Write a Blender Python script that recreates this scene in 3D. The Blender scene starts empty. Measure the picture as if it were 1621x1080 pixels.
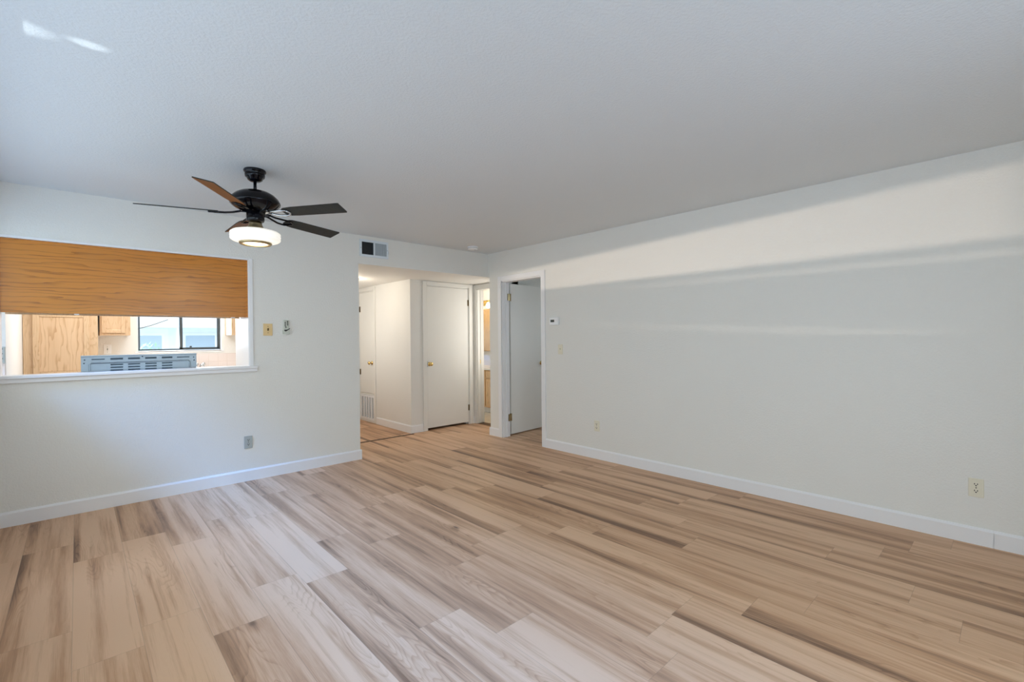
import bpy, bmesh, math, random
from mathutils import Vector, Matrix
random.seed(7)
PI = math.pi
C = bpy.context.scene.collection
SC = bpy.context.scene

# ------------------------------------------------------------------ camera
F_PX, YAW, PITCH, ROLL, CAM_Z = 740.53, 0.749013, -0.0066757, -0.0086975, 1.30718
fw = Vector((math.sin(YAW)*math.cos(PITCH), math.cos(YAW)*math.cos(PITCH), math.sin(PITCH)))
rt = Vector((math.cos(YAW), -math.sin(YAW), 0)); up = rt.cross(fw)
r2 = math.cos(ROLL)*rt + math.sin(ROLL)*up
u2 = -math.sin(ROLL)*rt + math.cos(ROLL)*up
cd = bpy.data.cameras.new('camera'); cam = bpy.data.objects.new('camera', cd); C.objects.link(cam)
cd.sensor_width = 36; cd.lens = F_PX/1621*36; cd.clip_start = .02
m = Matrix((r2, u2, -fw)).transposed().to_4x4(); m.translation = (0, 0, CAM_Z)
cam.matrix_world = m
SC.camera = cam

# ------------------------------------------------------------------ world, exposure
SC.view_settings.view_transform = 'Standard'; SC.view_settings.look = 'None'
SC.view_settings.exposure = 0.0; SC.view_settings.gamma = 1; SC.view_settings.use_curve_mapping = False
W = bpy.data.worlds.new('sky'); SC.world = W; W.use_nodes = True
bg = W.node_tree.nodes['Background']
bg.inputs[0].default_value = (.74, .89, 1.0, 1); bg.inputs[1].default_value = 3.0
SC.cycles.max_bounces = 10; SC.cycles.diffuse_bounces = 6; SC.cycles.transparent_max_bounces = 12
SC.cycles.sample_clamp_indirect = 6; SC.cycles.caustics_reflective = False; SC.cycles.caustics_refractive = False

def area(name, loc, tgt, sx, sy, watt, col, spread=180):
    d = bpy.data.lights.new(name, 'AREA'); d.shape = 'RECTANGLE'; d.size = sx; d.size_y = sy
    d.energy = watt; d.color = col; d.spread = math.radians(spread)
    o = bpy.data.objects.new(name, d); C.objects.link(o); o.location = loc
    o.rotation_euler = (Vector(tgt)-Vector(loc)).to_track_quat('-Z', 'Y').to_euler()
    return o
def point(name, loc, watt, col, rad=.06):
    d = bpy.data.lights.new(name, 'POINT'); d.energy = watt; d.color = col; d.shadow_soft_size = rad
    o = bpy.data.objects.new(name, d); C.objects.link(o); o.location = loc
    return o
DAY = (.86, .94, 1.0); WARM = (1.0, .80, .58)
area('daylight_south_window', (1.4, -1.02, 1.15), (1.4, 5, 1.2), 1.9, 1.7, 13.5, (.90, .95, 1.0))
area('daylight_west_window', (-.49, 2.5, 1.62), (4, 2.5, 1.5), 3.3, .80, 8.8, (.86, .95, 1.0))
def sun(name, dirv, energy, col, ang):
    d = bpy.data.lights.new(name, 'SUN'); d.energy = energy; d.color = col; d.angle = math.radians(ang)
    o = bpy.data.objects.new(name, d); C.objects.link(o); o.location = (-6, 0, 6)
    o.rotation_euler = Vector(dirv).to_track_quat('-Z', 'Y').to_euler(); return o
# the brightest part of the blue sky, high in the west
sun('western_sky', (1.0, .20, -1.05), 7.0, (.11, .37, 1.0), 20)
# sunlight thrown back by something low outside in the west, and two small glints of it on the ceiling
area('reflected_sunlight', (-8.0, 5.2, 1.10), (4, 2.4, 1.6), .45, .022, 66, (1.0, .80, .66), 70)
def glint(name, loc, tgt, watt, deg):
    d = bpy.data.lights.new(name, 'SPOT'); d.energy = watt; d.color = (.88, .96, 1.0); d.spot_size = math.radians(deg); d.spot_blend = 1.0; d.shadow_soft_size = .004
    o = bpy.data.objects.new(name, d); C.objects.link(o); o.location = loc
    o.rotation_euler = (Vector(tgt)-Vector(loc)).to_track_quat('-Z', 'Y').to_euler(); return o
glint('glint_of_sun', (-3.7, 2.36, .45), (-.165, 2.425, 2.44), 600, 2.0)
glint('glint_of_sun', (-2.7, 2.38, .90), (.045, 2.405, 2.44), 380, 1.4)
area('daylight_kitchen_window', (1.0, 7.43, 1.6), (1.0, 5, 1.3), .8, .75, 14, (.9, .96, 1.0))
area('daylight_bedroom_window', (6.9, 2.6, 1.3), (4.2, 3.4, 1.1), 1.2, 1.2, 6, DAY)

# ------------------------------------------------------------------ geometry helpers
class G:
    """collects simple shapes into one mesh; coordinates are those of the parent (or the world)"""
    def __init__(s): s.bm = bmesh.new(); s.mi = 0
    def _mat(s, faces):
        for f in faces: f.material_index = s.mi
    def box(s, x0, x1, y0, y1, z0, z1, bev=0, seg=2):
        vs = [s.bm.verts.new((x, y, z)) for x in (x0, x1) for y in (y0, y1) for z in (z0, z1)]
        q = [(0,1,3,2),(4,6,7,5),(0,4,5,1),(2,3,7,6),(0,2,6,4),(1,5,7,3)]
        fs = [s.bm.faces.new([vs[i] for i in f]) for f in q]; s._mat(fs)
        if bev:
            es = list({e for f in fs for e in f.edges})
            r = bmesh.ops.bevel(s.bm, geom=es, offset=bev, segments=seg, affect='EDGES', profile=.5)
            s._mat(r['faces'])
        return s
    def prism(s, pts, axis, a, b):
        """polygon pts (2D in the two other axes, cyclic order) extruded along axis from a to b"""
        def P(p, t):
            return {0: (t, p[0], p[1]), 1: (p[0], t, p[1]), 2: (p[0], p[1], t)}[axis]
        A = [s.bm.verts.new(P(p, a)) for p in pts]; B = [s.bm.verts.new(P(p, b)) for p in pts]
        n = len(pts); fs = [s.bm.faces.new(A), s.bm.faces.new(B[::-1])]
        for i in range(n): fs.append(s.bm.faces.new((A[i], B[i], B[(i+1) % n], A[(i+1) % n])))
        s._mat(fs); return s
    def lathe(s, prof, c=(0,0,0), n=40, axis='z', smooth=True):
        """prof: list of (r, h); revolved about an axis through c"""
        def P(r, h, t):
            a, b = r*math.cos(t), r*math.sin(t)
            d = {'z': (a, b, h), 'y': (a, h, b), 'x': (h, a, b)}[axis]
            return (c[0]+d[0], c[1]+d[1], c[2]+d[2])
        rings = []
        for r, h in prof:
            if r < 1e-6: rings.append([s.bm.verts.new(P(0, h, 0))])
            else: rings.append([s.bm.verts.new(P(r, h, 2*PI*k/n)) for k in range(n)])
        fs = []
        for A, B in zip(rings, rings[1:]):
            for k in range(n):
                k2 = (k+1) % n
                if len(A) == 1 and len(B) == 1: continue
                if len(A) == 1: f = (A[0], B[k], B[k2])
                elif len(B) == 1: f = (A[k], B[0], A[k2])
                else: f = (A[k], B[k], B[k2], A[k2])
                fs.append(s.bm.faces.new(f))
        for ring, rev in ((rings[0], False), (rings[-1], True)):
            if len(ring) > 1: fs.append(s.bm.faces.new(ring[::-1] if rev else ring))
        for f in fs: f.smooth = smooth and len(f.verts) <= 4
        s._mat(fs); return s
    def cyl(s, c, r, h, axis='z', n=24, smooth=True): return s.lathe([(r, 0), (r, h)], c, n, axis, smooth)
    def tube(s, pts, r, n=10):
        pts = [Vector(p) for p in pts]; rings = []
        for i, p in enumerate(pts):
            t = (pts[min(i+1, len(pts)-1)]-pts[max(i-1, 0)]).normalized()
            a = t.orthogonal().normalized(); ref = Vector((0, 0, 1))
            if abs(t.dot(ref)) < .95: a = t.cross(ref).normalized()
            b = t.cross(a)
            rings.append([s.bm.verts.new(p+r*(math.cos(2*PI*k/n)*a+math.sin(2*PI*k/n)*b)) for k in range(n)])
        fs = []
        for A, B in zip(rings, rings[1:]):
            for k in range(n): fs.append(s.bm.faces.new((A[k], A[(k+1) % n], B[(k+1) % n], B[k])))
        for f in fs: f.smooth = True
        fs.append(s.bm.faces.new(rings[0])); fs.append(s.bm.faces.new(rings[-1][::-1]))
        s._mat(fs); return s
    def xform(s, M):
        bmesh.ops.transform(s.bm, matrix=M, verts=s.bm.verts[:]); return s

def obj(name, g, mat, parent=None, loc=None):
    bm = g.bm; bmesh.ops.recalc_face_normals(bm, faces=bm.faces[:])
    me = bpy.data.meshes.new(name); bm.to_mesh(me); bm.free()
    for mm in (mat if isinstance(mat, (list, tuple)) else [mat]): me.materials.append(mm)
    o = bpy.data.objects.new(name, me); C.objects.link(o)
    if parent is not None: o.parent = parent
    if loc is not None: o.location = loc
    return o
def tag(o, label, cat, group=None, kind=None):
    o['label'] = label; o['category'] = cat
    if group: o['group'] = group
    if kind: o['kind'] = kind
    return o
def thing(name, label, cat, loc=(0,0,0), rz=0, group=None, kind=None):
    o = bpy.data.objects.new(name, None); C.objects.link(o); o.empty_display_size = .1
    o.location = loc; o.rotation_euler = (0, 0, rz)
    return tag(o, label, cat, group, kind)
def dup(root, loc, rz, label):
    """copy a thing with its parts and sub-parts"""
    r = root.copy(); C.objects.link(r); r.location = loc; r.rotation_euler = (0, 0, rz); r['label'] = label
    for ch in list(root.children):
        c = ch.copy(); C.objects.link(c); c.parent = r
        for gg in list(ch.children):
            d = gg.copy(); C.objects.link(d); d.parent = c
    return r
def struct(name, g, mat, label, cat): return tag(obj(name, g, mat), label, cat, kind='structure')

# ------------------------------------------------------------------ material helpers
class NT:
    def __init__(s, name):
        s.m = bpy.data.materials.new(name); s.m.use_nodes = True; s.t = s.m.node_tree
        s.b = s.t.nodes['Principled BSDF']; s.out = s.t.nodes['Material Output']
    def n(s, typ, ins=None, **kw):
        nd = s.t.nodes.new(typ)
        for k, v in kw.items(): setattr(nd, k, v)
        for k, v in (ins or {}).items(): s.put(nd.inputs[k], v)
        return nd
    def put(s, sock, v):
        if hasattr(v, 'is_output') or isinstance(v, bpy.types.NodeSocket): s.t.links.new(v, sock)
        else: sock.default_value = v
    def math(s, op, a, b=0.0, c=0.0):
        nd = s.n('ShaderNodeMath', operation=op)
        for i, v in enumerate((a, b, c)): s.put(nd.inputs[i], v)
        return nd.outputs[0]
    def comb(s, x, y, z): return s.n('ShaderNodeCombineXYZ', {0: x, 1: y, 2: z}).outputs[0]
    def mix(s, f, a, b, mode='MIX'):
        nd = s.n('ShaderNodeMix', data_type='RGBA', blend_type=mode)
        s.put(nd.inputs[0], f); s.put(nd.inputs[6], a); s.put(nd.inputs[7], b)
        return nd.outputs[2]
    def ramp(s, f, stops):
        nd = s.n('ShaderNodeValToRGB'); s.put(nd.inputs[0], f)
        e = nd.color_ramp.elements
        while len(e) < len(stops): e.new(.5)
        for i, (p, c) in enumerate(stops): e[i].position = p; e[i].color = (*c, 1) if len(c) == 3 else c
        return nd.outputs[0]
    def range(s, v, a, b, c, d, kind='SMOOTHSTEP'):
        nd = s.n('ShaderNodeMapRange', {0: v, 1: a, 2: b, 3: c, 4: d}, interpolation_type=kind); return nd.outputs[0]
    def noise(s, vec, scale, detail=2, rough=.5, dist=0):
        return s.n('ShaderNodeTexNoise', {'Vector': vec, 'Scale': scale, 'Detail': detail, 'Roughness': rough, 'Distortion': dist}).outputs[0]
    def obj_co(s): return s.n('ShaderNodeTexCoord').outputs['Object']
    def bump(s, h, strength, dist=.002):
        nd = s.n('ShaderNodeBump', {'Height': h, 'Strength': strength, 'Distance': dist}); s.put(s.b.inputs['Normal'], nd.outputs[0])
    def set(s, **kw):
        for k, v in kw.items(): s.put(s.b.inputs[k.replace('_', ' ')], v)
        return s.m

def plain(name, col, rough=.5, metal=0, spec=.5, var=.03, scale=6, **kw):
    t = NT(name); co = t.obj_co(); f = t.noise(co, scale, 3)
    c = t.mix(f, (*[x*(1-var) for x in col], 1), (*[min(1, x*(1+var)) for x in col], 1))
    t.set(Base_Color=c, Roughness=rough, Metallic=metal, Specular_IOR_Level=spec, **kw); return t.m
def paint(name, col, bscale, bstr, rough=.6, spec=.3):
    t = NT(name); co = t.obj_co()
    f = t.noise(co, 1.3, 2); c = t.mix(f, (*[x*.985 for x in col], 1), (*[x*1.01 for x in col], 1))
    h = t.noise(co, bscale, 3, .55); h = t.range(h, .35, .65, 0, 1)
    t.bump(h, bstr, .0025); t.set(Base_Color=c, Roughness=rough, Specular_IOR_Level=spec); return t.m
def oak(name, light, dark, axis, rough=.35, ring=1.0, wide=1.0, contrast=1.0, wobf=1.0, spec=.5):
    """axis: the grain's direction; the other in-face axis shows the figure"""
    t = NT(name); co = t.obj_co(); sp = t.n('ShaderNodeSeparateXYZ', {0: co}).outputs
    along = sp[axis]; oth = [sp[i] for i in range(3) if i != axis]
    a = t.math('ADD', oth[0], oth[1])
    wob = t.noise(t.comb(t.math('MULTIPLY', along, 1.5*wobf), t.math('MULTIPLY', a, 6), 0), 1.3*ring, 3, .55)
    v = t.math('ADD', t.math('MULTIPLY', a, 26*ring), t.math('MULTIPLY', wob, 9*wobf))
    rings = t.math('FRACT', v)
    rings = t.range(rings, .55, 1.0, 0, 1)
    fine = t.noise(t.comb(t.math('MULTIPLY', along, 5), t.math('MULTIPLY', oth[0], 220), t.math('MULTIPLY', oth[1], 220)), 1, 3, .6)
    fine = t.range(fine, .45, .75, 0, 1)
    broad = t.noise(t.comb(t.math('MULTIPLY', along, .8), t.math('MULTIPLY', a, 7*wide), 0), 1, 2)
    f = t.math('ADD', t.math('MULTIPLY', rings, .38*contrast), t.math('MULTIPLY', t.math('MULTIPLY', fine, .45*contrast), t.math('ADD', rings, .35)))
    f = t.math('ADD', f, t.math('MULTIPLY', t.math('SUBTRACT', broad, .5), .9))
    c = t.mix(t.range(f, 0, 1, 0, 1, 'LINEAR'), (*light, 1), (*dark, 1))
    t.bump(fine, .15, .001); t.set(Base_Color=c, Roughness=rough, Specular_IOR_Level=spec); return t.m

def plank_floor(name, rot=False):
    t = NT(name); co = t.obj_co(); sp = t.n('ShaderNodeSeparateXYZ', {0: co}).outputs
    x, y = (sp[1], sp[0]) if rot else (sp[0], sp[1])
    WD, LN = .229, 1.24
    u = t.math('DIVIDE', t.math('ADD', x, .03), WD); row = t.math('FLOOR', u); fu = t.math('FRACT', u)
    rr = t.n('ShaderNodeTexWhiteNoise', {'W': t.math('ADD', row, 11.3)}, noise_dimensions='1D').outputs[0]
    v = t.math('ADD', t.math('DIVIDE', y, LN), t.math('MULTIPLY', rr, 7.31)); colm = t.math('FLOOR', v); fv = t.math('FRACT', v)
    wn = t.n('ShaderNodeTexWhiteNoise', {'Vector': t.comb(row, colm, 3.1)}, noise_dimensions='3D')
    rc = t.n('ShaderNodeSeparateColor', {0: wn.outputs['Color']}).outputs
    r0, r1, r2_ = rc[0], rc[1], rc[2]
    off = t.math('MULTIPLY', r0, 37); off2 = t.math('MULTIPLY', r1, 53)
    lx = t.math('MULTIPLY', fu, WD)                       # metres across the plank
    # long soft streaks
    st = t.noise(t.comb(t.math('ADD', t.math('MULTIPLY', x, 12), off), t.math('ADD', t.math('MULTIPLY', y, .55), off2), 0), 1, 3, .55)
    st2 = t.noise(t.comb(t.math('ADD', t.math('MULTIPLY', x, 42), off2), t.math('ADD', t.math('MULTIPLY', y, 1.0), off), 0), 1, 3, .6)
    fine = t.noise(t.comb(t.math('ADD', t.math('MULTIPLY', x, 300), off), t.math('ADD', t.math('MULTIPLY', y, 9), off2), 0), 1, 3, .6)
    # cathedral rings, strongest along the middle of the plank
    wob = t.noise(t.comb(t.math('ADD', t.math('MULTIPLY', x, 9), off), t.math('ADD', t.math('MULTIPLY', y, 1.1), off2), 0), 1, 1.5)
    ring = t.math('FRACT', t.math('ADD', t.math('MULTIPLY', wob, 20), t.math('MULTIPLY', y, 1.5)))
    ring = t.range(ring, .5, 1, 0, 1)
    cath = t.math('MULTIPLY', ring, t.range(t.noise(t.comb(t.math('ADD', t.math('MULTIPLY', x, 6), off2), t.math('ADD', t.math('MULTIPLY', y, .9), off), 4), 1, 1), .5, .68, 0, 1))
    # knots
    vo = t.n('ShaderNodeTexVoronoi', {'Vector': t.comb(t.math('ADD', t.math('MULTIPLY', x, 3.2), off), t.math('ADD', t.math('MULTIPLY', y, 1.5), off2), 0), 'Scale': 1.0}, feature='F1')
    kn = t.range(t.math('ADD', vo.outputs['Distance'], t.math('MULTIPLY', t.math('SUBTRACT', st2, .5), .09)), .012, .065, 1, 0)
    halo = t.range(vo.outputs['Distance'], .03, .18, 1, 0)
    pick = t.math('GREATER_THAN', t.n('ShaderNodeSeparateColor', {0: vo.outputs['Color']}).outputs[0], .62)
    kn = t.math('MULTIPLY', kn, pick); halo = t.math('MULTIPLY', halo, pick)
    # dark side of some planks
    side = t.math('MULTIPLY', t.range(lx, 0, .10, 1, 0), t.range(r2_, .25, .8, 0, 1))
    sidn = t.math('MULTIPLY', side, t.range(st, .25, .6, .35, 1))
    d = t.math('MULTIPLY', t.range(st, .38, .72, 0, 1), .55)
    d = t.math('ADD', d, t.math('MULTIPLY', t.range(st2, .45, .8, 0, 1), .35))
    d = t.math('ADD', d, t.math('MULTIPLY', sidn, .52))
    d = t.math('ADD', d, t.math('MULTIPLY', cath, .20))
    d = t.math('ADD', d, t.math('MULTIPLY', t.math('SUBTRACT', fine, .5), .42))
    d = t.math('ADD', d, t.math('MULTIPLY', halo, .30))
    d = t.math('ADD', d, t.math('MULTIPLY', t.math('SUBTRACT', r1, .5), .38))
    c = t.ramp(d, [(0, FL_LIGHT), (.40, FL_MID), (.95, FL_DARK)])
    c = t.mix(t.math('MULTIPLY', kn, .8), c, (.045, .03, .025, 1))
    e1 = t.math('MULTIPLY', t.math('MINIMUM', fu, t.math('SUBTRACT', 1, fu)), WD)
    e2 = t.math('MULTIPLY', t.math('MINIMUM', fv, t.math('SUBTRACT', 1, fv)), LN)
    ed = t.range(t.math('MINIMUM', e1, e2), .0005, .0018, .28, 0)
    c = t.mix(ed, c, (.10, .07, .055, 1))
    t.bump(t.math('SUBTRACT', t.math('MULTIPLY', fine, .3), ed), .12, .001)
    ro = t.math('ADD', t.math('MULTIPLY', fine, .12), FL_ROUGH)
    t.set(Base_Color=c, Roughness=ro, Specular_IOR_Level=.38); return t.m
FL_LIGHT, FL_MID, FL_DARK, FL_ROUGH = (.71, .46, .29), (.53, .305, .172), (.205, .108, .060), .40

def tile_mat(name, col, grout, size, ax=(0, 2), off=(0, 0)):
    t = NT(name); co = t.obj_co(); sp = t.n('ShaderNodeSeparateXYZ', {0: co}).outputs
    d = []
    for i, a in enumerate(ax):
        f = t.math('FRACT', t.math('ADD', t.math('DIVIDE', sp[a], size), off[i])); d.append(t.math('MINIMUM', f, t.math('SUBTRACT', 1, f)))
    e = t.range(t.math('MINIMUM', d[0], d[1]), .015, .035, 1, 0)
    n = t.noise(co, 5, 3); c = t.mix(n, (*[x*.94 for x in col], 1), (*col, 1)); c = t.mix(e, c, (*grout, 1))
    t.bump(t.math('SUBTRACT', 1, e), .3, .002); t.set(Base_Color=c, Roughness=.25); return t.m
def emit(name, col, strength, base=(.9, .9, .88)):
    t = NT(name); t.set(Base_Color=(*base, 1), Roughness=.25, Emission_Color=(*col, 1), Emission_Strength=strength); return t.m
def pane(name):
    t = NT(name); t.t.nodes.remove(t.b)
    tr = t.n('ShaderNodeBsdfTransparent', {0: (.97, .985, .985, 1)}); gl = t.n('ShaderNodeBsdfGlossy', {0: (1, 1, 1, 1), 1: .03})
    fr = t.n('ShaderNodeFresnel', {0: 1.45}); bf = t.n('ShaderNodeNewGeometry').outputs['Backfacing']
    f = t.math('MULTIPLY', fr.outputs[0], t.math('SUBTRACT', 1.0, bf)); mx = t.n('ShaderNodeMixShader', {0: f, 1: tr.outputs[0], 2: gl.outputs[0]})
    t.t.links.new(mx.outputs[0], t.out.inputs[0]); return t.m

M_WALL = paint('wall_paint', (.80, .79, .745), 95, .35)
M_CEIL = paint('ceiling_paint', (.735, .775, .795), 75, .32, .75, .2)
M_CREAM = paint('cream_wall_paint', (.80, .785, .745), 95, .3)
M_TRIM = plain('white_trim_paint', (.84, .84, .845), .35, spec=.45, var=.01)
M_DOOR = plain('cream_door_paint', (.80, .785, .74), .4, spec=.4, var=.012)
M_FLOOR = plank_floor('oak_plank_floor')
M_FLOORH = plank_floor('hall_plank_floor')
M_BRASS = plain('polished_brass', (.80, .58, .22), .22, 1, var=.06)
M_ABRASS = plain('antique_brass', (.42, .33, .18), .35, 1, var=.1)
M_BRONZE = plain('dark_bronze', (.16, .11, .05), .4, 1, var=.15)
M_BLACK = plain('black_enamel', (.003, .003, .005), .06, 0, .25, var=.05)
M_BLADE = oak('charcoal_top_and_shaded_veneer', (.030, .030, .026), (.016, .016, .013), 0, .55, spec=.25)  # black blade tops, and undersides with shade put into their colour
M_BLADE_LIT = oak('lit_brown_blade_veneer', (.21, .070, .008), (.11, .036, .005), 0, .45, spec=.25)  # same kind of underside, with the light on it put into the colour
M_CHROME = plain('chrome', (.55, .56, .57), .12, 1, var=.03)
M_OAKP = oak('orange_oak_panel', (.60, .225, .030), (.19, .055, .009), 0, .24, 1.2, .9, 1.0, .55)
M_OAKC = oak('golden_oak_cabinet', (.65, .46, .28), (.45, .27, .13), 2, .35, 1.0)
M_OAKB = oak('honey_oak_vanity', (.72, .46, .22), (.50, .28, .11), 2, .35, .8)
M_STEEL = plain('galvanised_steel', (.34, .40, .44), .38, .5, var=.08, scale=14)
M_SLOT = plain('dark_slot', (.06, .09, .11), .7)
M_RANGE = plain('range_enamel', (.80, .81, .82), .2)
M_FRAME = plain('dark_aluminium', (.075, .085, .09), .4, .6)
M_GLASS = pane('window_glass')
M_IVORY = plain('ivory_plastic', (.78, .74, .60), .35)
M_ALMOND = plain('yellowed_plastic', (.78, .56, .27), .4)
M_WHITEP = plain('white_plastic', (.88, .89, .90), .35)
M_GREYP = plain('grey_plastic', (.42, .45, .43), .4)
M_REMOTE = plain('pale_grey_green_plastic', (.58, .60, .52), .4)
M_BLACKP = plain('black_plastic', (.02, .022, .02), .4)
M_LCD = plain('dark_display', (.05, .065, .055), .25)
M_METALP = plain('painted_register', (.72, .78, .82), .4, var=.02)
M_DUCT = plain('dark_duct', (.03, .035, .04), .8)
M_STRIP = plain('dark_brown_strip', (.085, .040, .016), .45)
M_COUNTER = plain('cream_laminate', (.82, .77, .70), .3)
M_TILEK = tile_mat('pink_beige_tile', (.80, .70, .655), (.70, .60, .55), .108, (0, 2), (.03, .55))
M_TILEB = tile_mat('cream_floor_tile', (.80, .72, .58), (.66, .57, .44), .30, (0, 1))
M_GLOW = emit('lit_opal_glass', (1.0, .95, .82), .58)
M_GLOW2 = emit('lit_diffuser', (1.0, .93, .80), 2.2)
M_BULB = emit('lit_bulb', (1.0, .82, .55), 6)
M_CONC = plain('pale_concrete', (.55, .54, .52), .8, var=.06, scale=3)
M_SIDING = plain('pale_siding', (.88, .88, .86), .8, var=.05)
M_STUCCO = plain('white_stucco', (.92, .91, .89), .9, var=.03)
M_ROOFS = plain('pale_shingle', (.85, .82, .80), .9, var=.1, scale=9)
M_LEAF = plain('pale_green_leaf', (.45, .58, .38), .6, var=.35, scale=7)
M_DARKW = plain('pale_window_glass', (.44, .50, .53), .4)  # neighbour's dark glass made pale, daylight glare put into its colour

# ------------------------------------------------------------------ key planes (metres)
LW = 4.859      # face of the wall with the pass-through (plane y)
RW = 4.080      # face of the long wall on the right (plane x)
H = 2.44; HH = 2.13
XW, YS = -.47, -1.0     # faces of the two window walls behind the camera
HX, CY = 3.368, 5.678   # hall wall plane x, closet face plane y
BX = 4.49               # bathroom wall plane x
KY = 7.40               # kitchen window wall

# ------------------------------------------------------------------ shell
g = G().box(XW-.12, RW+.12, YS-.12, 5.62, -.1, 0).box(RW+.12, 7.2, .5, 4.95, -.1, 0).box(HX, BX+.06, 5.62, 6.40, -.1, 0).box(RW+.12, BX+.06, 4.95, 5.62, -.1, 0)
struct('floor', g, M_FLOOR, 'grey and tan oak plank floor of the empty room', 'floor')
struct('floor_hall', G().box(2.0, HX+.02, 5.62, 8.6, -.1, -.001), M_FLOORH, 'lighter tan plank floor in the hall beyond the dark strip', 'floor')
struct('floor_kitchen', G().box(-1.6, 2.0, 5.62, 7.6, -.1, -.002), M_COUNTER, 'cream vinyl kitchen floor behind the pass-through wall', 'floor')
struct('floor_bathroom', G().box(BX+.06, 7.2, 4.95, 8.2, -.1, -.001), M_TILEB, 'cream tiled bathroom floor seen through the narrow doorway', 'floor')
struct('ceiling', G().box(XW-.12, RW+.12, YS-.12, LW+.02, H, H+.12), M_CEIL, 'textured pale grey ceiling over the living room', 'ceiling')
struct('ceiling_hall', G().box(2.1, BX+.12, LW+.12, 8.6, HH, HH+.12), M_CREAM, 'lowered cream ceiling over the hall', 'ceiling')
struct('ceiling_kitchen', G().box(-1.7, 2.1, LW+.12, 7.6, 2.36, 2.5), M_CEIL, 'white kitchen ceiling behind the pass-through', 'ceiling')
struct('ceiling_bedroom', G().box(RW+.12, 7.3, .4, 4.95, H, H+.12), M_CEIL, 'shaded bedroom ceiling beyond the open door', 'ceiling')
struct('ceiling_bathroom', G().box(BX+.12, 7.3, 4.95, 8.3, H, H+.12), M_CREAM, 'cream bathroom ceiling', 'ceiling')

OX0, OX1, OZ0, OZ1 = -.403, 1.175, 1.035, 2.05      # pass-through
g = G().box(XW-.12, 2.248, LW, LW+.12, 0, OZ0)
g.box(XW-.12, OX0, LW, LW+.12, OZ0, OZ1).box(OX1, 2.248, LW, LW+.12, OZ0, OZ1)
g.box(XW-.12, 2.248, LW, LW+.12, OZ1, H).box(2.248, RW+.0, LW, LW+.12, HH, H)
struct('wall_left', g, M_WALL, 'off-white wall with the kitchen pass-through and the hall header', 'wall')
DY0, DY1, DZ = 3.862, 4.580, 2.05                    # bedroom doorway
RE = 4.825
g = G().box(RW, RW+.12, YS-.12, DY0, 0, H).box(RW, RW+.12, DY1, RE, 0, H).box(RW, RW+.12, DY0, DY1, DZ, H)
g.box(RW, RW+.12, RE, LW+.12, HH, H)
struct('wall_right', g, M_WALL, 'long blank off-white wall with soft bands of light', 'wall')
# window walls behind the camera
PY0, PY1, PZ0, PZ1 = -.90, 4.76, 1.20, 2.25
g = G().box(XW-.12, XW, YS-.12, PY0, 0, H).box(XW-.12, XW, PY1, LW, 0, H).box(XW-.12, XW, PY0, PY1, PZ1, H).box(XW-.12, XW, PY0, PY1, 0, PZ0)
struct('wall_west', g, M_WALL, 'off-white wall with the long high window, outside the view', 'wall')
SX0, SX1, SZ0, SZ1 = .2, 2.2, .08, 2.05
g = G().box(XW, SX0, YS-.12, YS, 0, H).box(SX1, RW, YS-.12, YS, 0, H).box(SX0, SX1, YS-.12, YS, SZ1, H).box(SX0, SX1, YS-.12, YS, 0, SZ0)
struct('wall_south', g, M_WALL, 'off-white wall with the wide window behind the viewer', 'wall')
# hall and closets
F1, F2 = 3.625, 4.380                                 # closet door opening
g = G().box(HX, F1, CY, CY+.12, 0, HH).box(F2, BX+.12, CY, CY+.12, 0, HH).box(F1, F2, CY, CY+.12, 2.072, HH)
g.box(HX+.12, BX, CY+.6, CY+.65, 0, HH).box(BX, BX+.12, CY+.12, CY+.65, 0, HH+.2)
struct('wall_closet', g, M_CREAM, 'cream wall around the flat hall closet door', 'wall')
K1, K2 = 6.745, 7.255                                 # tall furnace closet opening
g = G().box(HX, HX+.12, CY+.12, K1, 0, HH).box(HX, HX+.12, K2, 8.6, 0, HH).box(HX, HX+.12, K1, K2, 2.065, HH).box(HX, HX+.12, K1, K2, 0, .03)
g.box(HX+.5, HX+.55, K1-.1, K2+.1, 0, HH).box(HX+.12, HX+.5, K1-.1, K1-.05, 0, HH).box(HX+.12, HX+.5, K2+.05, K2+.1, 0, HH)
struct('wall_hall', g, M_CREAM, 'cream hall wall running back past the tall closet', 'wall')
struct('wall_hall_end', G().box(2.0, HX+.6, 8.5, 8.6, 0, HH), M_CREAM, 'cream wall closing the far end of the hall', 'wall')
struct('wall_hall_kitchen', G().box(2.13, 2.248, LW+.12, 8.5, 0, 2.36), M_CREAM, 'cream wall between the hall and the kitchen', 'wall')
B0, B1 = 4.90, 5.612                                  # bathroom doorway
g = G().box(BX, BX+.12, RE, B0, 0, HH+.2).box(BX, BX+.12, B1, CY, 0, HH+.2).box(BX, BX+.12, B0, B1, 2.055, HH+.2)
struct('wall_bathroom', g, M_CREAM, 'short cream wall around the bathroom doorway', 'wall')
g = G().box(BX+.0, 7.2, CY+.12, CY+.13, 0, .001)
g = G().box(5.78, 5.9, 4.95, 8.2, 0, H).box(BX+.12, 5.78, 7.6, 7.7, 0, H)
struct('wall_bathroom_far', g, M_CREAM, 'warm cream bathroom wall behind the vanity', 'wall')
g = G().box(RW+.12, BX, RE, 4.95, 0, HH).box(BX, 7.2, RE, 4.95, 0, H+.1)
struct('wall_bedroom_back', g, M_WALL, 'bedroom wall just behind the open door', 'wall')
g = G().box(7.1, 7.2, .5, 1.9, 0, H).box(7.1, 7.2, 3.3, RE, 0, H).box(7.1, 7.2, 1.9, 3.3, 0, .9).box(7.1, 7.2, 1.9, 3.3, 2.05, H).box(RW+.12, 7.2, .4, .5, 0, H)
struct('wall_bedroom', g, M_WALL, 'far bedroom walls with a window', 'wall')
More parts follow.
